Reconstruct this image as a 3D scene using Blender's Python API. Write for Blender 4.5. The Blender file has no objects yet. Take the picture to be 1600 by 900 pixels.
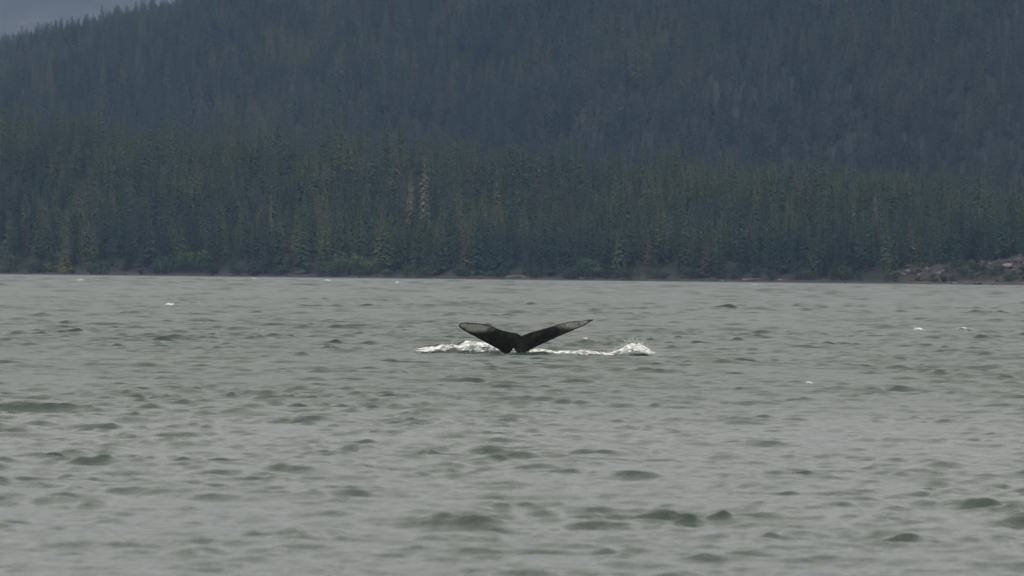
import bpy, bmesh, math, random
import numpy as np
from mathutils import Vector, Matrix, noise as mnoise

random.seed(7)
rng = np.random.default_rng(7)
scene = bpy.context.scene
COL = scene.collection

# ------------------------------------------------------------------ camera
FPX = 7050.0            # focal length in photograph pixels (1600 wide)
CAM_H = 2.787
ROLL = math.radians(0.55)
PITCH = -math.atan(26.0 / FPX)
cam_d = bpy.data.cameras.new("camera")
cam = bpy.data.objects.new("camera", cam_d)
COL.objects.link(cam)
cam_d.sensor_width = 36.0
cam_d.lens = FPX / 1600 * 36.0
cam_d.clip_start = 0.5
cam_d.clip_end = 30000
F = Vector((0, math.cos(PITCH), math.sin(PITCH)))
R0 = Vector((1, 0, 0))
U0 = R0.cross(F)
R = R0 * math.cos(ROLL) + U0 * math.sin(ROLL)
U = R.cross(F)
M = Matrix((R, U, -F)).transposed().to_4x4()
M.translation = (0, 0, CAM_H)
cam.matrix_world = M
cam_d.dof.use_dof = True
cam_d.dof.focus_distance = 150.0
cam_d.dof.aperture_fstop = 3.8
scene.camera = cam

def ray(px, py):
    return F + R * ((px - 800) / FPX) + U * ((450 - py) / FPX)
def on_water(px, py, z=0.0):
    d = ray(px, py)
    return Vector((0, 0, CAM_H)) + d * ((z - CAM_H) / d.z)
def at_depth(px, py, y):
    d = ray(px, py)
    return Vector((0, 0, CAM_H)) + d * (y / d.y)

# ------------------------------------------------------------------ world, sun, exposure
SUN_EL, SUN_AZ = 48.0, 215.0
world = bpy.data.worlds.new("World")
scene.world = world
world.use_nodes = True
nt = world.node_tree
nt.nodes.clear()
def N(nt, t, **kw):
    n = nt.nodes.new(t)
    for k, v in kw.items():
        setattr(n, k, v)
    return n
def L(nt, a, b):
    nt.links.new(a, b)
sky = N(nt, 'ShaderNodeTexSky', sky_type='NISHITA')
sky.sun_disc = False
sky.sun_elevation = math.radians(SUN_EL)
sky.sun_rotation = math.radians(SUN_AZ)
sky.air_density = 1.0
sky.dust_density = 4.0
tc = N(nt, 'ShaderNodeTexCoord')
sep = N(nt, 'ShaderNodeSeparateXYZ')
L(nt, tc.outputs['Generated'], sep.inputs[0])
mx = N(nt, 'ShaderNodeMath', operation='MAXIMUM'); mx.inputs[1].default_value = 0.0
L(nt, sep.outputs['Z'], mx.inputs[0])
grad = N(nt, 'ShaderNodeMath', operation='MULTIPLY_ADD')      # low even overcast, a little brighter overhead
L(nt, mx.outputs[0], grad.inputs[0]); grad.inputs[1].default_value = 0.6; grad.inputs[2].default_value = 1.0
cl = N(nt, 'ShaderNodeTexNoise'); cl.inputs['Scale'].default_value = 3.0; cl.inputs['Detail'].default_value = 5
L(nt, tc.outputs['Generated'], cl.inputs['Vector'])
clr = N(nt, 'ShaderNodeMapRange'); clr.inputs['To Min'].default_value = 0.85; clr.inputs['To Max'].default_value = 1.15
L(nt, cl.outputs['Fac'], clr.inputs['Value'])
gm = N(nt, 'ShaderNodeMath', operation='MULTIPLY')
L(nt, grad.outputs[0], gm.inputs[0]); L(nt, clr.outputs[0], gm.inputs[1])
cloud = N(nt, 'ShaderNodeVectorMath', operation='SCALE')
cloud.inputs[0].default_value = (10.5, 10.0, 9.25)
L(nt, gm.outputs[0], cloud.inputs['Scale'])
mixs = N(nt, 'ShaderNodeMix', data_type='RGBA')
mixs.inputs['Factor'].default_value = 0.96
L(nt, sky.outputs[0], mixs.inputs['A']); L(nt, cloud.outputs[0], mixs.inputs['B'])
bg = N(nt, 'ShaderNodeBackground'); bg.inputs['Strength'].default_value = 0.1
L(nt, mixs.outputs['Result'], bg.inputs['Color'])
wo = N(nt, 'ShaderNodeOutputWorld')
L(nt, bg.outputs[0], wo.inputs['Surface'])

sun_d = bpy.data.lights.new("sun", 'SUN')
sun_d.energy = 0.8
sun_d.angle = math.radians(20)
sun_d.color = (1.0, 0.97, 0.92)
sun = bpy.data.objects.new("sun", sun_d)
COL.objects.link(sun)
el, az = math.radians(SUN_EL), math.radians(SUN_AZ)
sd = Vector((math.sin(az) * math.cos(el), math.cos(az) * math.cos(el), math.sin(el)))
sun.rotation_euler = sd.to_track_quat('Z', 'Y').to_euler()

scene.view_settings.view_transform = 'Standard'
scene.view_settings.look = 'None'
scene.view_settings.exposure = 0.0
scene.view_settings.gamma = 1.0
scene.cycles.use_denoising = True
scene.cycles.max_bounces = 6
scene.cycles.volume_bounces = 0

# ------------------------------------------------------------------ helpers
def mat(name):
    m = bpy.data.materials.new(name)
    m.use_nodes = True
    b = m.node_tree.nodes['Principled BSDF']
    return m, m.node_tree, b
def ramp(nt, stops, interp='LINEAR'):
    r = N(nt, 'ShaderNodeValToRGB')
    r.color_ramp.interpolation = interp
    e = r.color_ramp.elements
    while len(e) < len(stops):
        e.new(0.5)
    for k, (p, c) in enumerate(stops):
        e[k].position = p
        e[k].color = (*c, 1) if len(c) == 3 else c
    return r
def mesh_np(name, co, faces, smooth=True):
    me = bpy.data.meshes.new(name)
    co = np.asarray(co, np.float32); faces = np.asarray(faces, np.int32)
    n = faces.shape[1]
    me.vertices.add(len(co)); me.vertices.foreach_set('co', co.ravel())
    me.loops.add(faces.size); me.loops.foreach_set('vertex_index', faces.ravel())
    me.polygons.add(len(faces))
    me.polygons.foreach_set('loop_start', np.arange(0, faces.size, n, dtype=np.int32))
    me.polygons.foreach_set('use_smooth', np.full(len(faces), smooth))
    me.update(calc_edges=True)
    return me
def obj(name, me, m=None, parent=None, loc=None):
    o = bpy.data.objects.new(name, me)
    COL.objects.link(o)
    if m is not None and me is not None and not len(me.materials):
        me.materials.append(m)
    if parent is not None:
        o.parent = parent
    if loc is not None:
        o.location = loc
    return o
def tag(o, label, cat=None, group=None, kind=None):
    o['label'] = label
    if cat: o['category'] = cat
    if group: o['group'] = group
    if kind: o['kind'] = kind
    return o
def grid_faces(nr, nc):
    i = np.arange(nr - 1)[:, None]; j = np.arange(nc - 1)[None, :]
    a = i * nc + j
    return np.stack([a, a + 1, a + nc + 1, a + nc], -1).reshape(-1, 4)

# smooth value noise for numpy arrays
_perm = rng.random((256, 256)).astype(np.float64)
def vnoise(x, y):
    xi = np.floor(x).astype(np.int64); yi = np.floor(y).astype(np.int64)
    fx = x - xi; fy = y - yi
    fx = fx * fx * (3 - 2 * fx); fy = fy * fy * (3 - 2 * fy)
    g = lambda a, b: _perm[a & 255, b & 255]
    return (g(xi, yi) * (1 - fx) + g(xi + 1, yi) * fx) * (1 - fy) + (g(xi, yi + 1) * (1 - fx) + g(xi + 1, yi + 1) * fx) * fy
def fbm(x, y, o=4):
    s = 0; a = 0.5
    for k in range(o):
        s = s + a * vnoise(x * 2 ** k + 17.3 * k, y * 2 ** k + 9.1 * k); a *= 0.5
    return s
def sstep(a, b, x):
    t = np.clip((x - a) / (b - a), 0, 1)
    return t * t * (3 - 2 * t)

# ------------------------------------------------------------------ water
# the sea as five octave bands of random short-crested waves, each a periodic field made by inverse FFT
BANDS = [(0.24, 0.50, 0.240), (0.50, 1.0, 0.200), (1.0, 2.0, 0.100), (2.0, 4.4, 0.040), (4.4, 10.0, 0.012)]   # shortest, longest wave, rms slope
WIND = math.radians(-97)
NF = 512
BF = []
for (l0, l1, slope) in BANDS:
    size = 26.0 * l1
    k1 = 2 * np.pi * np.fft.fftfreq(NF, size / NF)
    KX, KY = np.meshgrid(k1, k1)
    K = np.hypot(KX, KY) + 1e-9
    lam = 2 * np.pi / K
    ang = np.abs(np.cos(np.arctan2(KY, KX) - WIND))
    A = ((lam > l0) & (lam < l1)) * K ** -2.0 * (ang ** 2.2 + 0.04)
    sp_ = A * (rng.normal(size=K.shape) + 1j * rng.normal(size=K.shape))
    hz_ = np.fft.ifft2(sp_).real
    hx_ = np.fft.ifft2(1j * KX / K * sp_).real
    hy_ = np.fft.ifft2(1j * KY / K * sp_).real
    sl = np.sqrt((np.fft.ifft2(1j * KX * sp_).real ** 2 + np.fft.ifft2(1j * KY * sp_).real ** 2).mean())
    q = slope / sl
    BF.append((size, math.sqrt(l0 * l1), slope, np.stack([hz_ * q, hx_ * q, hy_ * q], -1)))
def sample(field, size, x, y):
    u = x / size * NF; v = y / size * NF
    ui = np.floor(u).astype(np.int64); vi = np.floor(v).astype(np.int64)
    fu = (u - ui)[..., None]; fv = (v - vi)[..., None]
    g = lambda a_, b_: field[b_ % NF, a_ % NF]
    return (g(ui, vi) * (1 - fu) + g(ui + 1, vi) * fu) * (1 - fv) + (g(ui, vi + 1) * (1 - fu) + g(ui + 1, vi + 1) * fu) * fv

# single steeper wave faces seen in the photograph: pixel x, pixel y, half width px, height px
FACES = [(985, 674, 60, 13), (1095, 670, 55, 7), (990, 652, 36, 5), (555, 706, 44, 10), (690, 712, 75, 7),
         (478, 846, 52, 13), (748, 850, 56, 9), (270, 640, 130, 4), (1232, 838, 56, 6), (1592, 806, 44, 10),
         (1520, 622, 80, 5), (1010, 824, 46, 7), (1400, 690, 70, 5), (1590, 682, 34, 7), (112, 792, 40, 6), (1460, 890, 50, 6)]
_fc = []
for (fx, fy, fw, fh) in FACES:
    p = on_water(fx, fy)
    s = p.y / FPX
    _fc.append((p.x, p.y, fw * s, fh * s))

WHALE_X = at_depth(814, 556, 150.0).x
def waves(x, y, cell=None, chop=True):
    z = np.zeros_like(x); dx = np.zeros_like(x); dy = np.zeros_like(x)
    gust = 0.45 + 1.2 * fbm(x / 7.0 + 40, y / 16.0 + 3, 3)
    for i, (size, lm, slope, field) in enumerate(BF):
        w = gust * (0.47 + 3.1 * np.maximum(fbm(x / (lm * 3.0) + 13 * i, y / (lm * 2.0) + 5 * i, 2) - 0.385, 0) if lm < 4 else 1.0)
        if lm > 1.2:
            w = w * (0.85 + 0.65 * sstep(60, 240, y) + 1.0 * sstep(280, 650, y))      # the open channel is a little rougher than the near water
        if lm > 4:
            w = w * (1.0 + 2.5 * sstep(350, 800, y))
        w = w * (0.95 + 0.5 * sstep(45, 140, y))
        if cell is not None:
            w = w * sstep(1.7, 3.0, lm / cell)
        f = sample(field, size, x + 3.7 * i, y + 11.0 * i)
        z += w * f[..., 0]; dx += w * f[..., 1]; dy += w * f[..., 2]
    # rings where the tail stands in the water
    rx, ry = x - WHALE_X, (y - 150.0)
    rr = np.hypot(rx, ry)
    z += np.where(rr < 6, 0.014 * np.sin(rr * 9.0) * np.exp(-(rr / 1.6) ** 2) * (0.6 + 0.8 * vnoise(rx * 2 + 50, ry * 2 + 50)), 0)
    for (cx, cy, w, h) in _fc:
        m = (np.abs(x - cx) < 3 * w) & (np.abs(y - cy) < 6)
        if not m.any():
            continue
        xx, yy = x[m] - cx, y[m] - cy
        yy = yy + 0.25 * np.sin(xx / w * 1.7 + cx * 3) + 0.12 * np.sin(xx / w * 5.1 + cy)
        sig = np.where(yy < 0, 0.12 + 0.8 * h, 1.0)
        bump = h * np.exp(-(xx / w) ** 2) * np.exp(-(yy / sig) ** 2) * (0.45 + 1.0 * fbm(x[m] * 5, y[m] * 4, 2))
        z[m] += bump
    return z, dx * 1.1, dy * 1.1

rows = [14.0]
while rows[-1] < 5200:
    d = rows[-1]
    rows.append(d * (1 + float(np.interp(math.log(d), [math.log(q) for q in (14, 34, 40, 60, 130, 450, 800, 1750, 2100)], [.02, .012, .0019, .0016, .0013, .0013, .0019, .0026, .05]))))
rows = np.array(rows)
tin = np.linspace(-0.136, 0.136, 440)
tout = 0.136 + np.cumsum(0.0006 * 1.3 ** np.arange(1, 34))
tout = tout[tout < 3.0]
tans = np.concatenate([-tout[::-1], tin, tout])
X = rows[:, None] * tans[None, :]
Y = np.repeat(rows[:, None], len(tans), 1)
dyc = np.gradient(rows)[:, None]
dxc = np.abs(np.gradient(tans))[None, :] * rows[:, None]
cell = np.maximum(dyc, dxc)
wz, wdx, wdy = waves(X, Y, cell)
co = np.stack([X + wdx, Y + wdy, wz], -1).reshape(-1, 3)
wme = mesh_np('water', co, grid_faces(len(rows), len(tans)))
# slope of the wavelets finer than the mesh, carried as roughness
lost = np.zeros_like(cell)
for (size, lm, slope, field) in BF:
    lost += 0.6 * slope ** 2 * (1 - sstep(1.7, 3.0, lm / cell) ** 2)
rgh = np.clip(np.sqrt(np.sqrt(0.5 * lost + 0.05 ** 2)), 0.1, 0.38)
a_ = wme.attributes.new('wavelets', 'FLOAT', 'POINT'); a_.data.foreach_set('value', rgh.astype(np.float32).ravel())
print('water verts', len(co))
m, t, b = mat('sea_water')
b.inputs['Base Color'].default_value = (0.055, 0.078, 0.066, 1)
at = N(t, 'ShaderNodeAttribute'); at.attribute_name = 'wavelets'; L(t, at.outputs['Fac'], b.inputs['Roughness'])
b.inputs['IOR'].default_value = 1.34
g = N(t, 'ShaderNodeNewGeometry')
mp = N(t, 'ShaderNodeMapping'); mp.inputs['Scale'].default_value = (1.0, 0.62, 1.0)
L(t, g.outputs['Position'], mp.inputs['Vector'])
n1 = N(t, 'ShaderNodeTexNoise'); n1.inputs['Scale'].default_value = 5.0; n1.inputs['Detail'].default_value = 4; n1.inputs['Roughness'].default_value = 0.6
n1.inputs['Distortion'].default_value = 0.4
L(t, mp.outputs[0], n1.inputs['Vector'])
bp = N(t, 'ShaderNodeBump'); bp.inputs['Strength'].default_value = 0.8; bp.inputs['Distance'].default_value = 0.06
L(t, n1.outputs['Fac'], bp.inputs['Height'])
L(t, bp.outputs[0], b.inputs['Normal'])
n2 = N(t, 'ShaderNodeTexNoise'); n2.inputs['Scale'].default_value = 0.05; n2.inputs['Detail'].default_value = 2
L(t, g.outputs['Position'], n2.inputs['Vector'])
r2 = ramp(t, [(0.35, (0.024, 0.042, 0.035)), (0.65, (0.032, 0.050, 0.041))])
L(t, n2.outputs['Fac'], r2.inputs[0]); L(t, r2.outputs[0], b.inputs['Base Color'])
water = obj('water', wme, m)
tag(water, 'choppy grey green sea water', kind='structure')

# ------------------------------------------------------------------ land
def shore_y(x):
    return 1511.0 - 0.708 * x
def px_of(x, y):
    return 800 + FPX * x / y
def height(x, t):
    """ground height at world x and t metres inland of the shoreline (along the view)"""
    y = shore_y(x) + t
    p = px_of(x, y)
    n = fbm(x / 70.0 + 5, y / 90.0 + 8, 4) - 0.47
    nf = fbm(x / 9.0 + 3, y / 14.0 + 2, 3) - 0.44
    bluff = sstep(1395, 1470, p) * (1 - 0.5 * sstep(1620, 1800, p))
    beach = np.where(t < 0, 0.09 * t, 0.06 * t) * (t < 14) + (t >= 14) * 0.84
    bank = sstep(12, 26, t) * (1.6 + 1.4 * fbm(x / 11.0, x * 0 + 2.0, 2)) + bluff * sstep(9, 34, t) * (1.5 + 6 * nf)
    bench_top = np.interp(p, [-1200, 0, 435, 800, 1065, 1285, 1600, 3000], [64, 51, 41, 33, 29, 25, 18, 8])
    bench_top = bench_top + 26 * n
    up = sstep(14, 210, t)
    z = beach + bank + (bench_top - 3) * (0.45 * up + 0.55 * np.clip((t - 18) / 190, 0, 1) ** .8)
    z = z - 22 * sstep(205, 300, t)
    rise = 0.42 * np.maximum(t - 620, 0)
    cap = np.interp(p, [-2600, -900, 0, 260, 600, 1000, 2000, 4000], [25, 60, 128, 160, 240, 320, 380, 300])
    mnt = cap * (1 - np.exp(-rise / (cap * 0.62)))
    gul = fbm(p / 95.0 + 1, t / 260.0, 4) - 0.47
    z = z * (1 - 0.7 * sstep(260, 600, t)) + mnt + (26 * gul + 12 * n) * sstep(620, 820, t)
    z = z + nf * 1.2 * sstep(4, 14, t) + nf * 0.35
    return z
pg = np.concatenate([np.linspace(-2600, -160, 60), np.linspace(-150, 1750, 620), np.linspace(1760, 4000, 60)])
tg = np.concatenate([np.arange(-24, 60, 1.6), np.arange(60, 340, 7.0), np.arange(340, 1900, 20.0)])
P, T = np.meshgrid(pg, tg)
# x from pixel direction: x = (p-800)/F*y, y = 1511-0.708x+t
tn = (P - 800) / FPX
Yt = (1511.0 + T) / (1 + 0.708 * tn)
Xt = tn * Yt
Zt = height(Xt, T)
lme = mesh_np('forest_floor', np.stack([Xt, Yt, Zt], -1).reshape(-1, 3), grid_faces(len(tg), len(pg)))
m, t, b = mat('shore_ground')
b.inputs['Roughness'].default_value = 0.95
g = N(t, 'ShaderNodeNewGeometry')
sp = N(t, 'ShaderNodeSeparateXYZ'); L(t, g.outputs['Position'], sp.inputs[0])
n1 = N(t, 'ShaderNodeTexNoise'); n1.inputs['Scale'].default_value = 0.22; n1.inputs['Detail'].default_value = 8; n1.inputs['Roughness'].default_value = 0.7
L(t, g.outputs['Position'], n1.inputs['Vector'])
beachc = ramp(t, [(0.3, (0.010, 0.009, 0.008)), (0.55, (0.022, 0.019, 0.018)), (0.66, (0.05, 0.044, 0.04)), (0.78, (0.11, 0.10, 0.09))])
L(t, n1.outputs['Fac'], beachc.inputs[0])
soil = ramp(t, [(0.3, (0.007, 0.012, 0.007)), (0.55, (0.012, 0.019, 0.010)), (0.72, (0.022, 0.024, 0.014))])
L(t, n1.outputs['Fac'], soil.inputs[0])
mr = N(t, 'ShaderNodeMapRange'); mr.inputs['From Min'].default_value = 1.2; mr.inputs['From Max'].default_value = 2.4
L(t, sp.outputs['Z'], mr.inputs['Value'])
mxn = N(t, 'ShaderNodeMix', data_type='RGBA')
L(t, mr.outputs[0], mxn.inputs['Factor']); L(t, beachc.outputs[0], mxn.inputs['A']); L(t, soil.outputs[0], mxn.inputs['B'])
L(t, mxn.outputs['Result'], b.inputs['Base Color'])
bp = N(t, 'ShaderNodeBump'); bp.inputs['Strength'].default_value = 0.8; bp.inputs['Distance'].default_value = 0.8
L(t, n1.outputs['Fac'], bp.inputs['Height']); L(t, bp.outputs[0], b.inputs['Normal'])
bare = sstep(1385, 1440, P) * (1 - sstep(34, 46, T))
a_ = lme.attributes.new('bare', 'FLOAT', 'POINT'); a_.data.foreach_set('value', bare.astype(np.float32).ravel())
ab = N(t, 'ShaderNodeAttribute'); ab.attribute_name = 'bare'
earth = ramp(t, [(0.3, (0.009, 0.007, 0.006)), (0.5, (0.018, 0.014, 0.012)), (0.68, (0.042, 0.034, 0.029))])
L(t, n1.outputs['Fac'], earth.inputs[0])
mx3 = N(t, 'ShaderNodeMix', data_type='RGBA')
L(t, ab.outputs['Fac'], mx3.inputs['Factor']); L(t, mxn.outputs['Result'], mx3.inputs['A']); L(t, earth.outputs[0], mx3.inputs['B'])
L(t, mx3.outputs['Result'], b.inputs['Base Color'])
land = obj('forest_floor', lme, m)
tag(land, 'dark rocky shore and forest floor rising into the mountainside', kind='structure')

# far mountain in the mist, behind the ridge at the top left
xs = np.linspace(-4200, 3600, 160); ys = np.linspace(5200, 8600, 60)
XX, YY = np.meshgrid(xs, ys)
ridge = 900 * np.exp(-((YY - 7000) / 1000.0) ** 2) * (0.75 + 0.5 * fbm(XX / 1500.0 + 2, YY / 1500.0, 3))
ZZ = ridge + 170 * (fbm(XX / 420.0, YY / 420.0, 5) - 0.5) * np.clip(ridge / 300, 0, 1) - 3.0
hme = mesh_np('hills', np.stack([XX, YY, ZZ], -1).reshape(-1, 3), grid_faces(60, 160))
m, t, b = mat('far_forest')
b.inputs['Roughness'].default_value = 1.0
n1 = N(t, 'ShaderNodeTexNoise'); n1.inputs['Scale'].default_value = 0.012; n1.inputs['Detail'].default_value = 8
g = N(t, 'ShaderNodeNewGeometry'); L(t, g.outputs['Position'], n1.inputs['Vector'])
r1 = ramp(t, [(0.35, (0.018, 0.024, 0.016)), (0.6, (0.035, 0.038, 0.03)), (0.75, (0.07, 0.07, 0.07))])
L(t, n1.outputs['Fac'], r1.inputs[0]); L(t, r1.outputs[0], b.inputs['Base Color'])
hills = obj('hills', hme, m)
tag(hills, 'far misty mountain behind the wooded ridge', kind='structure')

# ------------------------------------------------------------------ trees
def foliage_mat(name, stops, rough=0.85):
    m, t, b = mat(name)
    b.inputs['Roughness'].default_value = rough
    b.inputs['Specular IOR Level'].default_value = 0.2
    oi = N(t, 'ShaderNodeObjectInfo')
    r = ramp(t, stops)
    L(t, oi.outputs['Random'], r.inputs[0])
    g = N(t, 'ShaderNodeNewGeometry')
    n1 = N(t, 'ShaderNodeTexNoise'); n1.inputs['Scale'].default_value = 0.9; n1.inputs['Detail'].default_value = 3
    L(t, g.outputs['Position'], n1.inputs['Vector'])
    mr = N(t, 'ShaderNodeMapRange'); mr.inputs['From Min'].default_value = 0.3; mr.inputs['From Max'].default_value = 0.7
    mr.inputs['To Min'].default_value = 0.65; mr.inputs['To Max'].default_value = 1.35
    L(t, n1.outputs['Fac'], mr.inputs['Value'])
    # stands of one tint, tens of metres across
    n2 = N(t, 'ShaderNodeTexNoise'); n2.inputs['Scale'].default_value = 0.02; n2.inputs['Detail'].default_value = 3
    L(t, g.outputs['Position'], n2.inputs['Vector'])
    r2 = ramp(t, [(0.38, (0.7, 0.85, 1.05)), (0.5, (1, 1, 1)), (0.62, (1.3, 1.18, 0.85))])
    L(t, n2.outputs['Fac'], r2.inputs[0])
    ta = N(t, 'ShaderNodeAttribute', attribute_type='INSTANCER'); ta.attribute_name = 'ttint'
    tm_ = N(t, 'ShaderNodeMix', data_type='RGBA'); tm_.clamp_factor = True
    L(t, ta.outputs['Fac'], tm_.inputs['Factor']); L(t, r.outputs[0], tm_.inputs['A']); tm_.inputs['B'].default_value = (0.056, 0.080, 0.034, 1)
    td = N(t, 'ShaderNodeAttribute', attribute_type='INSTANCER'); td.attribute_name = 'tshade'     # shade of the hollow behind the bench, painted into the crowns; right side darker too
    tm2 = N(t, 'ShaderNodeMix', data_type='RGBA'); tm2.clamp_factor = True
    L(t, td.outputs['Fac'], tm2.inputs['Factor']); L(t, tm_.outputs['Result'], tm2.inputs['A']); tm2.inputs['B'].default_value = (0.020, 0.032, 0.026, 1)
    v = N(t, 'ShaderNodeVectorMath', operation='SCALE')
    L(t, tm2.outputs['Result'], v.inputs[0]); L(t, mr.outputs[0], v.inputs['Scale'])
    v2 = N(t, 'ShaderNodeVectorMath', operation='MULTIPLY')
    L(t, v.outputs[0], v2.inputs[0]); L(t, r2.outputs[0], v2.inputs[1])
    L(t, v2.outputs[0], b.inputs['Base Color'])
    return m
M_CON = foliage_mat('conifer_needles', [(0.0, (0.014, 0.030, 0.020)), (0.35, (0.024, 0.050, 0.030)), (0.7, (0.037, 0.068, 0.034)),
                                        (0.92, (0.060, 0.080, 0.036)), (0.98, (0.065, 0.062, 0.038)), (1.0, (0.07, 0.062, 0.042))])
M_DEAD = foliage_mat('dead_conifer', [(0.0, (0.10, 0.08, 0.06)), (0.5, (0.125, 0.105, 0.07)), (1.0, (0.145, 0.13, 0.085))])
M_SHRUB = foliage_mat('alder_leaves', [(0.0, (0.040, 0.078, 0.034)), (0.5, (0.050, 0.090, 0.036)), (1.0, (0.07, 0.10, 0.04))])
M_YELLOW = foliage_mat('shore_sedge', [(0.0, (0.065, 0.085, 0.03)), (1.0, (0.085, 0.09, 0.035))])
m, t, b = mat('bark'); M_BARK = m
b.inputs['Roughness'].default_value = 0.95
n1 = N(t, 'ShaderNodeTexNoise'); n1.inputs['Scale'].default_value = 2.0
r1 = ramp(t, [(0.3, (0.018, 0.015, 0.012)), (0.7, (0.05, 0.043, 0.036))]); L(t, n1.outputs['Fac'], r1.inputs[0]); L(t, r1.outputs[0], b.inputs['Base Color'])

def tube(vs, fs, pts, rad, n=6):
    base = len(vs)
    for k, (p, r) in enumerate(zip(pts, rad)):
        for a in range(n):
            q = 2 * math.pi * a / n
            vs.append((p[0] + r * math.cos(q), p[1] + r * math.sin(q), p[2]))
    for k in range(len(pts) - 1):
        for a in range(n):
            b0 = base + k * n
            fs.append((b0 + a, b0 + (a + 1) % n, b0 + n + (a + 1) % n, b0 + n + a))
def pyme(name, vs, fs, m, smooth=False):
    me = bpy.data.meshes.new(name)
    me.from_pydata(vs, [], fs)
    if smooth:
        me.polygons.foreach_set('use_smooth', [True] * len(me.polygons))
    me.update()
    for mm in (m if isinstance(m, list) else [m]):
        me.materials.append(mm)
    return me

def conifer(seed, H, Rr, dense=1.0, bare=0.08, power=0.8):
    r = random.Random(seed)
    tv, tf = [], []
    lean = (r.uniform(-.25, .25), r.uniform(-.25, .25))
    tube(tv, tf, [(lean[0] * s, lean[1] * s, -1.5 + s * (H + 1.5)) for s in (0, .1, .4, .75, 1)],
         [0.42, 0.34, 0.24, 0.12, 0.02])
    cv, cf = [], []
    nb = int(150 * dense)
    for i in range(nb):
        zn = bare + (0.985 - bare) * (i + r.random()) / nb
        ln = Rr * ((1 - zn) ** power) * r.uniform(0.55, 1.15) + 0.18
        if zn < bare + 0.12: ln *= r.uniform(0.4, 1.0)
        az = i * 2.399 + r.uniform(-.5, .5)
        ca, sa = math.cos(az), math.sin(az)
        z0 = zn * H
        dr = r.uniform(0.18, 0.5) * (1.0 if zn < 0.8 else -0.4 + 0.6 * r.random())
        def pt(s, side, dz):
            x = ln * s
            return (lean[0] * zn + ca * x - sa * side, lean[1] * zn + sa * x + ca * side, z0 + 0.12 * ln * math.sin(s * 3) - dr * ln * s * s + dz)
        w = ln * r.uniform(0.2, 0.34) + 0.12
        b0 = len(cv)
        cv += [pt(0.08, 0, 0), pt(0.45, w, -.12 * ln), pt(0.62, 0, 0.05), pt(0.4, -w, -.12 * ln), pt(1, r.uniform(-.2, .2) * w, 0), pt(0.8, w * .6, -.1 * ln), pt(0.8, -w * .6, -.1 * ln)]
        cf += [(b0, b0 + 1, b0 + 2), (b0, b0 + 2, b0 + 3), (b0 + 2, b0 + 5, b0 + 4), (b0 + 2, b0 + 4, b0 + 6), (b0 + 1, b0 + 5, b0 + 2), (b0 + 3, b0 + 2, b0 + 6)]
        for s in (0.35, 0.65, 0.92):                      # hanging sprays
            hl = r.uniform(0.35, 0.8) * (0.35 + 0.25 * ln)
            sd_ = r.uniform(-.5, .5) * w
            b1 = len(cv)
            cv += [pt(s - .14, sd_ * .6, 0), pt(s + .14, sd_, 0), pt(s + r.uniform(-.08, .08), sd_ + r.uniform(-.2, .2), -hl)]
            cf.append((b1, b1 + 1, b1 + 2))
    return tv, tf, cv, cf

SPEC = [(24, 3.3, 1.0, .06, .8), (27, 3.0, 1.05, .1, .75), (21, 2.7, .95, .08, .7), (25, 2.4, .9, .12, .62), (18, 2.9, .9, .05, .85),
        (29, 3.1, 1.1, .15, .7), (22, 2.1, .75, .2, .55)]
PROTO = []          # (trunk mesh, crown mesh, joined mesh, height)
for i, (H, Rr, de, ba, po) in enumerate(SPEC):
    tv, tf, cv, cf = conifer(100 + i, H, Rr, de, ba, po)
    tm = pyme('trunk', tv, tf, M_BARK, True); cm = pyme('crown', cv, cf, M_CON)
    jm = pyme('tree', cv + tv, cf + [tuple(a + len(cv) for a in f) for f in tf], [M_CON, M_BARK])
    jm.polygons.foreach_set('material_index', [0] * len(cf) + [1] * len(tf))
    PROTO.append((tm, cm, jm, H))
DEADP = []
for i, (H, Rr, de, ba, po) in enumerate([(26, 1.9, .55, .12, .5), (23, 2.2, .65, .1, .6)]):
    tv, tf, cv, cf = conifer(300 + i, H, Rr, de, ba, po)
    DEADP.append((pyme('trunk', tv, tf, M_DEAD, True), pyme('crown', cv, cf, M_DEAD), None, H))

def ground(x, y):
    return float(height(np.array([x]), np.array([y - shore_y(x)]))[0])
def world_from(p, t):
    tn = (p - 800) / FPX
    y = (1511.0 + t) / (1 + 0.708 * tn)
    return tn * y, y
def place_tree(proto, x, y, s, name, label, group, sx=None, rot=None):
    tm, cm, _, H = proto
    e = obj(name, None, loc=(x, y, ground(x, y) - 0.2))
    e.rotation_euler.z = random.uniform(0, 6.28) if rot is None else rot
    e.scale = (sx or s, sx or s, s)
    obj('trunk', tm, None, e); obj('crown', cm, None, e)
    tag(e, label, 'tree', group)
    return e

# candidate positions: jittered grid in world metres over the land in and near the view
def scatter(t0, t1, p0, p1, step):
    out = []
    rows_ = np.arange(t0, t1, step)
    for tt in rows_:
        x0, y0 = world_from(p0, tt); x1, y1 = world_from(p1, tt)
        n = max(2, int(abs(x1 - x0) * 1.12 / step))
        ps = np.linspace(p0, p1, n) + rng.uniform(-.5, .5, n) * (p1 - p0) / n
        ts = tt + rng.uniform(-.5, .5, n) * step
        tn = (ps - 800) / FPX
        y = (1511.0 + ts) / (1 + 0.708 * tn)
        out.append(np.stack([tn * y, y, ts, ps], -1))
    return np.concatenate(out)
front = scatter(15, 60, -60, 1660, 5.6)
front = front[front[:, 2] > 13 + 24 * sstep(1395, 1460, front[:, 3]) + 5 * rng.random(len(front))]
front = front[np.argsort(front[:, 2])]
NFRONT = 275
SEG = [(130, 'at the left edge of the picture'), (300, 'above the brown boulders at the left'), (480, 'above the pale boulder pile'), (700, 'above the rounded alder left of the tail'),
       (930, 'straight above the whale tail'), (1180, 'right of the whale tail'), (1400, 'between the tail and the bare bank'), (9999, 'behind the bare bank at the right')]
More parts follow.
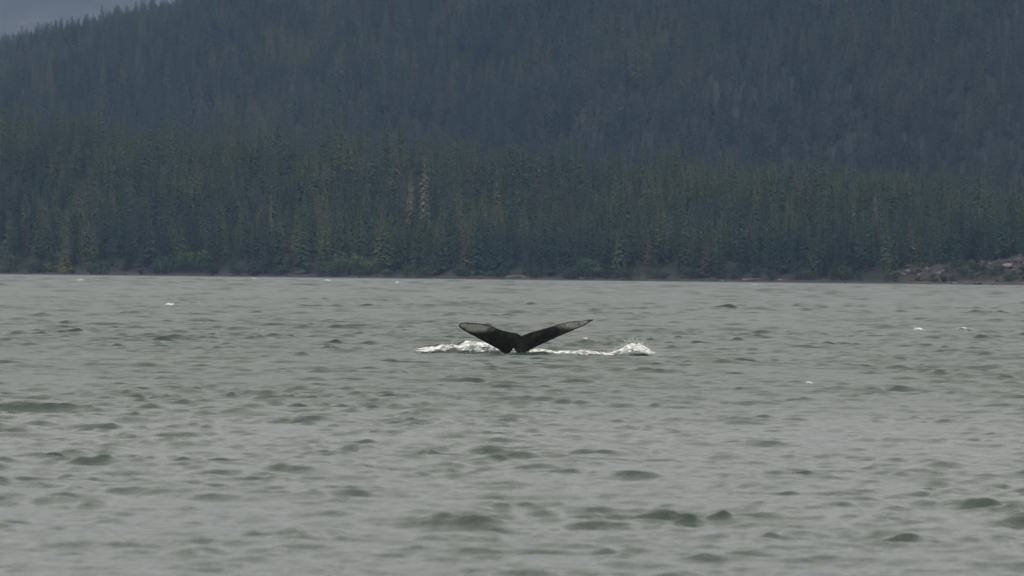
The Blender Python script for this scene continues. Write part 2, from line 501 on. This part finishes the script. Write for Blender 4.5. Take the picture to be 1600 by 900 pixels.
def place_word(p):
    return next(w for q, w in SEG if p < q)
def front_label(p, s):
    return ('tall dark conifer in the front rows ' if s > .7 else 'middling dark conifer in the front rows ' if s > .55 else 'short dark conifer in the front rows ') + place_word(p)
tall = lambda p: np.interp(p, [0, 500, 1000, 1600], [1.0, 1.0, 0.95, 0.9])
for (x, y, tt, p) in front[:NFRONT]:
    k = random.randrange(len(PROTO))
    s = random.uniform(0.42, 0.86) * float(tall(p))
    place_tree(PROTO[k], x, y, s, 'conifer_tree', front_label(p, s), 'conifers along the shore', sx=s * random.uniform(1.25, 1.8))

rest = np.concatenate([front[NFRONT:], scatter(60, 330, -330, 1930, 6.0), scatter(330, 600, -330, 1930, 14.0), scatter(600, 1500, -330, 1930, 5.7)])
rest = rest[rest[:, 2] > 17 + 24 * sstep(1395, 1460, rest[:, 3])]
rz = height(rest[:, 0], rest[:, 2])
fm = bpy.data.meshes.new('conifer_forest')
fm.vertices.add(len(rest))
fm.vertices.foreach_set('co', np.stack([rest[:, 0], rest[:, 1], rz - 0.3], -1).astype(np.float32).ravel())
n = len(rest)
sc = rng.uniform(0.36, 0.84, n) * (0.72 + 0.6 * fbm(rest[:, 0] / 22.0 + 9, rest[:, 1] / 40.0, 2)) * tall(rest[:, 3])
wd = sc * rng.uniform(1.3, 2.0, n)
def attr(me, name, typ, data):
    a = me.attributes.new(name, typ, 'POINT')
    a.data.foreach_set('vector' if typ == 'FLOAT_VECTOR' else 'value', np.ascontiguousarray(data).ravel())
attr(fm, 'tsize', 'FLOAT_VECTOR', np.stack([wd, wd, sc], -1).astype(np.float32))
attr(fm, 'trot', 'FLOAT_VECTOR', np.stack([0 * sc, 0 * sc, rng.uniform(0, 6.28, n)], -1).astype(np.float32))
tint = sstep(70, 170, rest[:, 2]) * (1 - sstep(215, 300, rest[:, 2])) * 0.55 + 0.9 * sstep(.5, .62, fbm(rest[:, 0] / 45.0, rest[:, 1] / 110.0, 3)) * (rest[:, 2] > 600) * 0.6
attr(fm, 'ttint', 'FLOAT', (tint * rng.uniform(.5, 1.2, n)).astype(np.float32))
tdk = sstep(240, 320, rest[:, 2]) * (0.5 - 0.5 * sstep(660, 800, rest[:, 2])) + 0.25 * sstep(900, 1500, rest[:, 3]) * (rest[:, 2] > 300)  # painted shade in the hollow behind the bench, plus a darker right slope
attr(fm, 'tshade', 'FLOAT', (np.clip(tdk, 0, 1) * rng.uniform(.6, 1.1, n)).astype(np.float32))
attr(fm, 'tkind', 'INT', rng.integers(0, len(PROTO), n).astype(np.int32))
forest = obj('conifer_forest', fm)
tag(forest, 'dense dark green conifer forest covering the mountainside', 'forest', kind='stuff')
ng = bpy.data.node_groups.new('forest', 'GeometryNodeTree')
ng.interface.new_socket('Geometry', in_out='INPUT', socket_type='NodeSocketGeometry')
ng.interface.new_socket('Geometry', in_out='OUTPUT', socket_type='NodeSocketGeometry')
gi = N(ng, 'NodeGroupInput'); go = N(ng, 'NodeGroupOutput')
jn = N(ng, 'GeometryNodeJoinGeometry')
def named(name, typ):
    a = N(ng, 'GeometryNodeInputNamedAttribute', data_type=typ); a.inputs['Name'].default_value = name
    return a
ak, asz, ar = named('tkind', 'INT'), named('tsize', 'FLOAT_VECTOR'), named('trot', 'FLOAT_VECTOR')
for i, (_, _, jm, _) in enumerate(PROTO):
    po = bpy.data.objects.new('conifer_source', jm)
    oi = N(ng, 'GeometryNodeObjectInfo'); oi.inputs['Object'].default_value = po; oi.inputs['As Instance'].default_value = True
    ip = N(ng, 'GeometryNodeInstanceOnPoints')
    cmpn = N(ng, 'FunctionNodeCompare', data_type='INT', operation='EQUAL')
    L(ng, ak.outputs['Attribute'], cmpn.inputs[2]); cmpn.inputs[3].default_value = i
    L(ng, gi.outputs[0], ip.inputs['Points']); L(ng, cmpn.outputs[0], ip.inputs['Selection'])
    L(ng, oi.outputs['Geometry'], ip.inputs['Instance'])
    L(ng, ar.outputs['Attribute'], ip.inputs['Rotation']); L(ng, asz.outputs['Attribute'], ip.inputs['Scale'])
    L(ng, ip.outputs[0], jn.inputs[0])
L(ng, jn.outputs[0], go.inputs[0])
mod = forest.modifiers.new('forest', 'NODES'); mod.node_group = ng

# trees that stand out: pixel of the top, inland distance, label
def top_tree(p, py, t, proto, name, label, group=None, wide=1.0):
    x, y = world_from(p, t)
    ztop = at_depth(p, py, y).z
    s = max(0.45, (ztop - ground(x, y)) / proto[3])
    return place_tree(proto, x, y, s, name, label, group, sx=max(s, .8) * wide)
top_tree(661, 238, 62, DEADP[0], 'dead_tree', 'tall pale yellowish dead conifer left of the whale tail', wide=1.15)
top_tree(640, 262, 56, DEADP[1], 'dead_tree', 'tan half dead conifer just left of the tall pale snag', wide=.9)
top_tree(1110, 148, 800, DEADP[1], 'dead_tree', 'pale grey brown dead tree high on the slope right of centre', wide=1.1)
top_tree(1205, 160, 790, DEADP[0], 'dead_tree', 'thin greyish snag standing on the upper slope at the right')
top_tree(1392, 106, 850, DEADP[1], 'dead_tree', 'pale dead conifer highest up on the dark right slope')
top_tree(1366, 300, 60, DEADP[0], 'dead_tree', 'brownish thin conifer above the rocky bank at the right')
top_tree(532, 84, 900, DEADP[1], 'dead_tree', 'rusty brown tree high on the slope left of centre')
top_tree(422, 300, 48, DEADP[0], 'dead_tree', 'slim greyish snag behind the pale boulders on the left shore', wide=.8)

# shrubs along the beach
def shrub(seed, w, h, m):
    r = random.Random(seed)
    tv, tf, cv, cf = [], [], [], []
    lobes = [(r.uniform(-.5, .5) * w, r.uniform(-.35, .35) * w, r.uniform(.35, .75) * h, r.uniform(.22, .4) * w) for _ in range(8)]
    for (x, y, z, q) in lobes:
        tube(tv, tf, [(x * .15, y * .15, -.4), (x * .5, y * .5, z * .5), (x, y, z)], [0.12, 0.08, 0.03], 5)
        for _ in range(75):
            v = Vector((r.gauss(0, 1), r.gauss(0, 1), r.gauss(0, 1))).normalized() * q * r.uniform(.55, 1.08)
            c = Vector((x, y, z)) + Vector((v.x, v.y, v.z * .8))
            if c.z < 0.05: c.z = r.uniform(.05, .4)
            a = Vector((r.gauss(0, 1), r.gauss(0, 1), r.gauss(0, .6))).normalized() * r.uniform(.22, .48)
            b_ = a.cross(Vector((r.gauss(0, 1), r.gauss(0, 1), r.gauss(0, 1)))).normalized() * r.uniform(.16, .34)
            b0 = len(cv)
            cv += [tuple(c - a), tuple(c + b_), tuple(c + a), tuple(c - b_)]
            cf.append((b0, b0 + 1, b0 + 2, b0 + 3))
    return pyme('stem', tv, tf, M_BARK, True), pyme('foliage', cv, cf, m)
SH = [shrub(1, 6, 6.5, M_SHRUB), shrub(2, 7.5, 5.5, M_SHRUB), shrub(3, 5, 4.5, M_SHRUB), shrub(4, 7, 8, M_SHRUB)]
M_FRINGE = foliage_mat('fringe_leaves', [(0.0, (0.022, 0.040, 0.022)), (0.6, (0.032, 0.056, 0.026)), (1.0, (0.045, 0.066, 0.03))])
SF = [shrub(21, 6, 5.5, M_FRINGE), shrub(22, 7.5, 4.5, M_FRINGE), shrub(23, 5, 3.8, M_FRINGE), shrub(24, 8, 6.5, M_FRINGE)]
SY = [shrub(11, 5, 2.2, M_YELLOW), shrub(12, 6, 1.8, M_YELLOW)]
def put_shrub(src, p, t, s, label, group=None):
    x, y = world_from(p, t)
    e = obj('alder_shrub', None, loc=(x, y, ground(x, y) - .1))
    e.rotation_euler.z = random.uniform(0, 6.28); e.scale = (s, s, s * random.uniform(.85, 1.15))
    obj('stem', src[0], None, e); obj('foliage', src[1], None, e)
    tag(e, label, 'shrub', group)
put_shrub(SH[3], 316, 17, 1.25, 'largest bright green alder on the left shore between dark conifers')
put_shrub(SH[0], 290, 15, 1.1, 'bright green alder touching the largest one on its right')
put_shrub(SH[1], 258, 15, 1.15, 'low broad green alder at the left end of the bright clump')
put_shrub(SH[3], 548, 16, 1.15, 'rounded bright green alder on the shore left of the whale tail')
put_shrub(SH[1], 520, 14, 1.0, 'low green alder beside the rounded one left of the whale tail')
put_shrub(SH[0], 578, 15, .9, 'small green alder right of the rounded bright alder')
put_shrub(SY[0], 72, 11, 1.2, 'yellow green clump of shore plants near the left edge')
put_shrub(SY[1], 100, 11, .9, 'low yellow green plants beside the clump near the left edge')
put_shrub(SY[0], 4, 11, 1.0, 'yellow green plants at the very left edge of the shore')
put_shrub(SH[0], 918, 15, 1.0, 'green alder on the shore right above the whale tail')
put_shrub(SH[2], 935, 14, .9, 'small alder just right of the one above the whale tail')
for p in np.linspace(-40, 1640, 84):
    if random.random() < .25: continue
    put_shrub(random.choice(SF), p + random.uniform(-14, 14), random.uniform(7, 14) + (random.uniform(0, 16) if p > 1400 else 0), random.uniform(.4, .95) * (.55 if p > 1400 else 1),
              'dull green bush in the beach fringe ' + place_word(p), 'bushes fringing the beach')

for i in range(52):
    put_shrub(random.choice(SF + SY), random.uniform(1405, 1640), random.uniform(12, 38), random.uniform(.22, .55),
              'low scrub growing on the bare bank at the right', 'scrub on the bare bank')

# ------------------------------------------------------------------ rocks on the shore
def rock_mesh(seed, flat):
    bm = bmesh.new()
    bmesh.ops.create_icosphere(bm, subdivisions=2, radius=1.0)
    o = Vector((seed * 3.1, seed * 1.7, 0))
    for v in bm.verts:
        d = v.co.normalized()
        q = 1 + 0.8 * mnoise.noise(d * 1.2 + o) + 0.45 * mnoise.noise(d * 2.9 + o)
        v.co = Vector((d.x * q * 1.25, d.y * q, d.z * q * flat))
    me = bpy.data.meshes.new('boulder'); bm.to_mesh(me); bm.free()
    return me
def rock_mat(name, a, b_):
    m, t, b = mat(name)
    b.inputs['Roughness'].default_value = 0.8
    g = N(t, 'ShaderNodeNewGeometry')
    n1 = N(t, 'ShaderNodeTexNoise'); n1.inputs['Scale'].default_value = 1.3; n1.inputs['Detail'].default_value = 6
    L(t, g.outputs['Position'], n1.inputs['Vector'])
    r1 = ramp(t, [(0.3, a), (0.7, b_)]); L(t, n1.outputs['Fac'], r1.inputs[0]); L(t, r1.outputs[0], b.inputs['Base Color'])
    return m
RK_D = rock_mat('dark_rock', (0.015, 0.013, 0.012), (0.05, 0.043, 0.04))
RK_P = rock_mat('pale_rock', (0.06, 0.053, 0.048), (0.19, 0.17, 0.155))
RK_B = rock_mat('brown_rock', (0.025, 0.018, 0.015), (0.07, 0.05, 0.043))
RM = {}
for nm, mm in (('d', RK_D), ('p', RK_P), ('b', RK_B)):
    RM[nm] = []
    for k in range(4):
        me = rock_mesh(k + 1, (0.6, 0.8, 0.5, 0.7)[k]); me.materials.append(mm); RM[nm].append(me)
def put_rock(kind, p, py, s, label, group=None, t=None):
    """boulder on the ground where the sight line through the pixel meets the land"""
    if t is None:
        best = 2.0
        for tt in np.arange(1, 60, .5):
            x, y = world_from(p, tt)
            if ground(x, y) >= at_depth(p, py, y).z:
                best = tt; break
        t = best
    x, y = world_from(p, t)
    o = obj('boulder', random.choice(RM[kind]), None, loc=(x, y, ground(x, y) + s * .2))
    o.rotation_euler = (random.uniform(-.35, .35), random.uniform(-.4, .4), random.uniform(-3, 3))
    s *= .72
    o.scale = (s * random.uniform(.8, 1.5), s * random.uniform(.8, 1.3), s * random.uniform(.5, 1.1))
    tag(o, label, 'boulder', group)
put_rock('p', 413, 413, 2.0, 'largest pale boulder of the pile on the left shore')
put_rock('p', 402, 420, 1.5, 'pale boulder at the lower left of the left shore pile')
put_rock('p', 422, 421, 1.2, 'pale boulder at the lower right of the left shore pile')
put_rock('b', 388, 424, 1.3, 'brown boulder beside the pale pile on the left shore')
for p, q, s in ((182, 416, 1.3), (200, 412, 1.6), (214, 416, 1.4), (232, 414, 1.2), (192, 422, 1.2), (222, 423, 1.3), (244, 420, 1.0)):
    put_rock('b', p, q, s, 'brown boulder in the rocky patch near the left end of the shore', 'brown boulders at the left')
bl = [('p', 1441, 417, 1.5, 'bright pale slab at the left of the rocky bank on the right'), ('p', 1492, 398, 1.1, 'small pale stone high on the rocky bank at the right'),
      ('p', 1535, 419, 2.2, 'wide pale slab in the middle of the rocky bank at the right'), ('p', 1552, 425, 2.0, 'pale slab below the wide one on the rocky bank'),
      ('p', 1575, 416, 1.8, 'pale boulder at the right end of the row on the rocky bank'), ('p', 1518, 412, 1.3, 'pale stone left of the wide slab on the rocky bank')]
for k, p, q, s, l in bl:
    put_rock(k, p, q, s, l)
for i, (p, q) in enumerate(((1412, 430), (1420, 425), (1428, 427), (1436, 431), (1447, 420), (1452, 424), (1476, 424), (1484, 414), (1466, 429), (1500, 421), (1512, 426), (1527, 430), (1545, 414), (1562, 409), (1583, 424), (1594, 419))):
    put_rock('p', p, q, .9, 'small pale rock among the scrub of the bank at the right', 'small pale rocks on the bank')
for i in range(26):
    put_rock('b', random.uniform(1415, 1600), random.uniform(392, 432), random.uniform(.6, 1.5), 'reddish brown rock on the bare bank at the right', 'rocks on the bare bank')
for i in range(70):
    p = random.uniform(0, 1600)
    put_rock('p' if random.random() < .12 else ('b' if random.random() < .45 else 'd'), p, 0, random.uniform(.25, .75), 'small rock on the dark tide line ' + place_word(p), 'rocks along the tide line', t=random.uniform(1.5, 13))
# drift logs
m, t, b = mat('driftwood'); b.inputs['Base Color'].default_value = (0.30, 0.27, 0.23, 1); b.inputs['Roughness'].default_value = .9
n1 = N(t, 'ShaderNodeTexNoise'); n1.inputs['Scale'].default_value = 3; r1 = ramp(t, [(.3, (.09, .08, .068)), (.7, (.18, .165, .145))])
L(t, n1.outputs['Fac'], r1.inputs[0]); L(t, r1.outputs[0], b.inputs['Base Color'])
lv, lf = [], []
tube(lv, lf, [(0.02 * k % .06, .05 * math.sin(k), k * 1.3) for k in range(6)], [.34, .3, .27, .25, .2, .12], 8)
logm = pyme('drift_log', lv, lf, m, True)
for p, tt, a, l in ((790, 9, 1.45, 'pale drift log on the beach above the whale tail'), (815, 11, 1.6, 'short drift log right of the one above the whale tail'),
                    (905, 8, 1.5, 'drift log on the beach right of the whale tail'), (1160, 9, 1.5, 'drift log on the dark beach right of centre'), (1215, 10, 1.62, 'drift log nearest the rocky bank on the dark beach')):
    x, y = world_from(p, tt)
    o = obj('drift_log', logm, None, loc=(x, y, ground(x, y) + .2)); o.rotation_euler = (0, a, random.uniform(-.3, .3))
    tag(o, l, 'log')

# ------------------------------------------------------------------ whale
WY = 150.0
base = at_depth(812, 556, WY)
def wxz(p, q):
    v = at_depth(p, q, WY)
    return v.x, v.z
TOP = [(717, 508.5), (718, 506), (721, 504), (730, 503.3), (739, 503.8), (752, 505.2), (762.5, 507), (771, 510.3), (778, 513.6), (786, 516.2), (794, 518),
       (802, 519.6), (808, 520.8), (812, 523), (814.8, 524.8), (818, 523.2), (833, 518), (845, 515), (856, 512), (864, 509.3), (870, 506.8), (878, 504.8), (887.5, 503),
       (899, 501.6), (911, 500.7), (920, 500), (929, 499.6)]
BOT = [(717, 508.5), (719, 511), (722, 513.5), (731, 519.3), (744, 526), (762.5, 536.8), (772, 541.8), (780, 546.2), (785, 550.5), (789, 552.8), (795, 552.3), (798.5, 548.5),
       (802, 544), (805, 546.5), (808.5, 554), (809.5, 600), (818.6, 600), (819.5, 555), (822, 550.5), (828, 546.6), (840.6, 540.5), (856, 533.4), (868, 528), (880, 522.7), (892, 517.8), (903, 513),
       (912, 509.2), (916, 507.6), (918, 506.2), (923, 502.8), (929, 500.2)]
tx = np.array([wxz(*a) for a in TOP]); bx_ = np.array([wxz(*a) for a in BOT])
xs = np.unique(np.concatenate([np.linspace(tx[0, 0] + .003, tx[-1, 0] - .003, 170), np.linspace(base.x - .35, base.x + .35, 60)]))
zt = np.interp(xs, tx[:, 0], tx[:, 1]); zb = np.interp(xs, bx_[:, 0], bx_[:, 1])
# small scallops of the worn trailing edge
zt = zt + 0.022 * (fbm(xs * 6 + 9, xs * 0 + 8, 3) - .45) * (np.abs(xs) > .3) + 0.02 * (fbm(xs * 9, xs * 0 + 4, 2) - .4) * (xs > 1.1)
x_mid = base.x + .05
NR = 28
vs, pale = [], []
for i, x in enumerate(xs):
    a = (x - x_mid)
    half = abs(a) / (2.4)
    c = zt[i] - zb[i]
    ped = math.exp(-(a / 0.16) ** 2)
    tmax = 0.05 + 0.16 * (1 - min(1, half)) ** 1.3
    for k in range(NR):
        th = 2 * math.pi * k / NR
        v = 0.5 - 0.5 * math.cos(th)            # 0 leading (lower) edge .. 1 trailing (upper) edge
        side = math.sin(th)                     # + far (dorsal), - near (ventral)
        z = zb[i] + c * v
        prof = (math.sqrt(max(v, 0)) * (1 - v) ** .8 * 1.9 + .04)
        th_h = min(tmax, .6 * c + .01) * .5 * prof
        pth = ped * 0.24 * max(0., 1 - max(0, z - .05) / .62)     # peduncle ridge swelling
        yy = side * (th_h + pth) * (1.0 if side > 0 else .9)
        lean = -0.62 * (z - 0.0)                # upper edge leans toward the viewer
        sweep = 0.10 * a * abs(a) * .4 + (0.42 * a if a > 0 else 0.18 * a)      # turned a little about the vertical
        vs.append((x, WY + yy + lean + sweep, z))
        # pale patch on the underside of each tip, inside a dark rim
        rim = min(v, 1 - v) * c
        if a < 0:
            q = float(sstep(-.95, -1.35, a - 1.15 * (v - .70)))
            q *= float(sstep(.02, .055, (1 - v) * c)) * float(sstep(.03, .09, v * c)) * float(sstep(tx[0, 0] + .02, tx[0, 0] + .09, x))
        else:
            q = float(sstep(1.2, 1.6, a + .7 * (v - .6)))
            q *= float(sstep(.012, .03, (1 - v) * c)) * float(sstep(.02, .06, v * c)) * float(sstep(2.28, 2.1, a))
        pale.append(q if side <= .02 else 0.0)
n = len(xs)
fs = []
for i in range(n - 1):
    for k in range(NR):
        fs.append((i * NR + k, (i + 1) * NR + k, (i + 1) * NR + (k + 1) % NR, i * NR + (k + 1) % NR))
fs.append(tuple(range(NR))); fs.append(tuple((n - 1) * NR + k for k in reversed(range(NR))))
m, t, b = mat('whale_skin')
b.inputs['Roughness'].default_value = 0.3
b.inputs['Specular IOR Level'].default_value = 0.3
at = N(t, 'ShaderNodeAttribute'); at.attribute_name = 'pale'
g = N(t, 'ShaderNodeNewGeometry')
n1 = N(t, 'ShaderNodeTexNoise'); n1.inputs['Scale'].default_value = 5; n1.inputs['Detail'].default_value = 5; n1.inputs['Roughness'].default_value = .65
L(t, g.outputs['Position'], n1.inputs['Vector'])
ad = N(t, 'ShaderNodeMath', operation='MULTIPLY_ADD'); L(t, n1.outputs['Fac'], ad.inputs[0]); ad.inputs[1].default_value = 3.6; ad.inputs[2].default_value = -1.85
mu = N(t, 'ShaderNodeMath', operation='MULTIPLY_ADD'); L(t, at.outputs['Fac'], mu.inputs[0]); mu.inputs[1].default_value = 1.0
ad2 = N(t, 'ShaderNodeMath', operation='MULTIPLY'); L(t, ad.outputs[0], ad2.inputs[0]); L(t, at.outputs['Fac'], ad2.inputs[1])
L(t, ad2.outputs[0], mu.inputs[2])
dark = ramp(t, [(.35, (.012, .012, .011)), (.55, (.022, .021, .018)), (.68, (.055, .051, .045))])
L(t, n1.outputs['Fac'], dark.inputs[0])
mixc = N(t, 'ShaderNodeMix', data_type='RGBA'); mixc.clamp_factor = True
L(t, mu.outputs[0], mixc.inputs['Factor']); L(t, dark.outputs[0], mixc.inputs['A']); mixc.inputs['B'].default_value = (.34, .34, .32, 1)
L(t, mixc.outputs['Result'], b.inputs['Base Color'])
n4 = N(t, 'ShaderNodeTexNoise'); n4.inputs['Scale'].default_value = 14; n4.inputs['Detail'].default_value = 4
L(t, g.outputs['Position'], n4.inputs['Vector'])
bp = N(t, 'ShaderNodeBump'); bp.inputs['Strength'].default_value = .5; bp.inputs['Distance'].default_value = .03
L(t, n4.outputs['Fac'], bp.inputs['Height']); L(t, bp.outputs[0], b.inputs['Normal'])
wm = pyme('humpback_whale', vs, fs, m, True)
a_ = wm.attributes.new('pale', 'FLOAT', 'POINT'); a_.data.foreach_set('value', pale)
whale = obj('humpback_whale', wm)
tag(whale, 'dark whale tail raised from the sea with pale patches on the fluke tips', 'whale')

# ------------------------------------------------------------------ foam and splash
m, t, b = mat('white_foam'); M_FOAM = m
b.inputs['Roughness'].default_value = 0.7
g = N(t, 'ShaderNodeNewGeometry')
n1 = N(t, 'ShaderNodeTexNoise'); n1.inputs['Scale'].default_value = 7; n1.inputs['Detail'].default_value = 5
L(t, g.outputs['Position'], n1.inputs['Vector'])
r1 = ramp(t, [(.3, (.42, .45, .43)), (.5, (.62, .64, .62)), (.7, (.78, .79, .78))]); L(t, n1.outputs['Fac'], r1.inputs[0]); L(t, r1.outputs[0], b.inputs['Base Color'])
fa = N(t, 'ShaderNodeAttribute'); fa.attribute_name = 'froth'
n3 = N(t, 'ShaderNodeTexNoise'); n3.inputs['Scale'].default_value = 6; n3.inputs['Detail'].default_value = 4
L(t, g.outputs['Position'], n3.inputs['Vector'])
f1 = N(t, 'ShaderNodeMath', operation='MULTIPLY_ADD'); L(t, n3.outputs['Fac'], f1.inputs[0]); f1.inputs[1].default_value = 3.4; f1.inputs[2].default_value = -2.3
f2 = N(t, 'ShaderNodeMath', operation='MULTIPLY_ADD'); L(t, fa.outputs['Fac'], f2.inputs[0]); f2.inputs[1].default_value = 1.35; L(t, f1.outputs[0], f2.inputs[2]); f2.use_clamp = True
L(t, f2.outputs[0], b.inputs['Alpha'])

def foam_patch(name, env, yc, depth, cover, seed, ndrop, step=.03, rise=1.0):
    """env: list of (pixel x, pixel y of the foam top, pixel y of its foot); a lumpy sheet of froth over the waves, torn at its rim"""
    e = np.array(env, float)
    x0, x1 = at_depth(e[0, 0], 556, yc).x, at_depth(e[-1, 0], 556, yc).x
    ex = np.array([at_depth(a, 556, yc).x for a in e[:, 0]])
    eh = (e[:, 2] - e[:, 1]) / FPX * yc * rise
    gx = np.arange(x0, x1, step); gy = np.arange(yc - depth * .5, yc + depth * .5, step * 2)
    GX, GY = np.meshgrid(gx, gy)
    H = np.interp(GX, ex, eh)
    v = (GY - yc) / (depth * .5)
    prof = np.exp(-(v * 1.6 + .25 * np.sin(GX * 2 + seed)) ** 2)
    nz = fbm(GX * 2.2 + seed, GY * 1.4, 4); rz_ = 1 - np.abs(2 * fbm(GX * 3.4 + seed * 2, GY * 2.0 + 7, 3) - .9)
    z, _, _ = waves(GX, GY, np.full_like(GX, .35), False)
    lump = H * prof * (.35 + 1.1 * nz) * (.55 + .5 * rz_)
    # follow the wavelets loosely so that the sheet rides just above the water
    edge = np.minimum((GX - x0), (x1 - GX)) / .5
    mask = prof * np.clip(edge, 0, 1) ** .5 + .9 * (nz - .47) + .55 * (rz_ - .6) + cover
    Z = z - .05 + .065 * sstep(.3, .5, mask) + lump       # the rim sinks into the water
    keep = mask > .3
    froth = sstep(.32, 1.15, mask)
    nr, nc = GX.shape
    fc = grid_faces(nr, nc)
    kf = keep.ravel()[fc].sum(1) >= 2
    fc = fc[kf]
    co = np.stack([GX, GY, Z], -1).reshape(-1, 3)
    used = np.unique(fc); remap = -np.ones(len(co), int); remap[used] = np.arange(len(used))
    co = co[used]; fc = remap[fc]
    me = mesh_np(name, co, fc)
    af = me.attributes.new('froth', 'FLOAT', 'POINT'); af.data.foreach_set('value', froth.ravel()[used].astype(np.float32))
    # spray drops
    r = random.Random(seed)
    dv, df = [], []
    for _ in range(ndrop):
        x = r.choices(list(ex), weights=list(eh ** 2 + 1e-6))[0] + r.gauss(0, .16)
        hh = float(np.interp(x, ex, eh))
        c = Vector((x + r.gauss(0, .1), yc + r.gauss(0, .3), hh * (.3 + 1.1 * r.random() ** 1.6)))
        s = r.uniform(.005, .016)
        b0 = len(dv)
        dv += [tuple(c + Vector(q) * s) for q in ((1, 0, 0), (-1, 0, 0), (0, 1, 0), (0, -1, 0), (0, 0, 1.3), (0, 0, -1.3))]
        df += [tuple(b0 + k for k in f) for f in ((0, 2, 4), (2, 1, 4), (1, 3, 4), (3, 0, 4), (2, 0, 5), (1, 2, 5), (3, 1, 5), (0, 3, 5))]
    bm = bmesh.new(); bm.from_mesh(me)
    if dv:
        tmp = bpy.data.meshes.new('tmp'); tmp.from_pydata(dv, [], df); at_ = tmp.attributes.new('froth', 'FLOAT', 'POINT'); at_.data.foreach_set('value', [1.6] * len(dv)); bm.from_mesh(tmp); bpy.data.meshes.remove(tmp)
    bm.to_mesh(me); bm.free()
    me.materials.append(M_FOAM)
    return obj(name, me)
o = foam_patch('splash_foam', [(646, 554, 557), (668, 550, 558), (690, 548, 560), (712, 547, 561), (735, 545.5, 562), (760, 546, 562), (785, 547, 562), (806, 549, 560), (812, 552, 559)], WY + 2.3, 3.6, .26, 3, 260)
tag(o, 'white foam churned up on the left of the whale tail', 'foam', kind='stuff')
o = foam_patch('splash_foam', [(895, 553, 557), (915, 551, 559), (932, 552, 561), (950, 555, 562), (965, 557, 562), (985, 558, 562)], WY - .6, 2.4, .0, 31, 40)
tag(o, 'lower broken strand of foam between the tail and the right splash', 'foam', kind='stuff')
o = foam_patch('splash_foam', [(818, 550, 553), (832, 550, 554), (860, 551, 556), (890, 554, 558), (915, 552.5, 558), (935, 555, 559), (955, 553, 560), (970, 546, 560), (985, 541, 561), (1000, 544, 561), (1012, 550, 560), (1030, 555, 559)], WY + 1.4, 3.0, .10, 8, 380)
tag(o, 'thin white foam line and small splash on the right of the whale tail', 'foam', kind='stuff')
caps = [(1348, 685, 12, 11, 'small bright whitecap in the right foreground'), (402, 519, 12, 5, 'short white crest left of the whale tail'),
        (265, 479, 13, 3, 'broken white crest far out on the left water'), (97, 538, 10, 4, 'pale crest near the left edge level with the whale tail'),
        (617, 848, 10, 7, 'tiny whitecap on the dark wavelet near the bottom'), (1268, 602, 14, 6, 'broken foam on the wave right of the splash'),
        (1432, 517, 15, 5, 'left one of two white crests far out on the right'), (1506, 518, 18, 6, 'right one of two white crests far out on the right'),
        (1122, 597, 14, 3, 'thin foam line right of the whale tail splash'), (915, 530, 10, 4, 'small white crest just below the right fluke tip')]
for i, (p, q, w, h, l) in enumerate(caps):
    c = on_water(p, q)
    o = foam_patch('whitecap', [(p - w, q - 1, q), (p - w * .4, q - h, q), (p + w * .4, q - h * .8, q), (p + w, q - 1, q)], c.y, max(.5, c.y * .006), .04, 20 + i, 0, step=max(.02, c.y * .00016), rise=1.0)
    tag(o, l, 'whitecap', 'whitecaps on the water')
for i, (p, q) in enumerate(((68, 440), (125, 441), (150, 440), (215, 440), (395, 437), (440, 458), (620, 443), (735, 441), (655, 545), (1155, 450), (1178, 447), (1490, 457), (1512, 456), (1165, 464), (510, 440))):
    c = on_water(p, q)
    w = random.uniform(4, 9)
    o = foam_patch('whitecap', [(p - w, q - .5, q), (p, q - 1.6, q), (p + w, q - .4, q)], c.y, c.y * .006, .06, 60 + i, 0, step=c.y * .0002, rise=1.1)
    tag(o, 'tiny white fleck of foam on the far water near the shore', 'whitecap', 'far white flecks')

# ------------------------------------------------------------------ haze
m = bpy.data.materials.new('sea_haze'); m.use_nodes = True
t = m.node_tree; t.nodes.clear()
pv = N(t, 'ShaderNodeVolumePrincipled')
pv.inputs['Color'].default_value = (0.39, 0.58, 1.0, 1)
pv.inputs['Density'].default_value = 5.7e-5
pv.inputs['Anisotropy'].default_value = 0.0
ou = N(t, 'ShaderNodeOutputMaterial'); L(t, pv.outputs[0], ou.inputs['Volume'])
bm = bmesh.new(); bmesh.ops.create_cube(bm, size=1.0)
zmax = float(max(Zt.max() + 60, ZZ.max() + 20, CAM_H + 50))
x0, x1, y0, y1, z0 = -16500., 16500., -60., 9500., -6.0
for v in bm.verts:
    v.co = Vector(((x0 if v.co.x < 0 else x1), (y0 if v.co.y < 0 else y1), (z0 if v.co.z < 0 else zmax)))
hm = bpy.data.meshes.new('haze'); bm.to_mesh(hm); bm.free()
hz = obj('haze', hm, m)
tag(hz, 'thin bluish haze over the water and the slopes', kind='stuff')
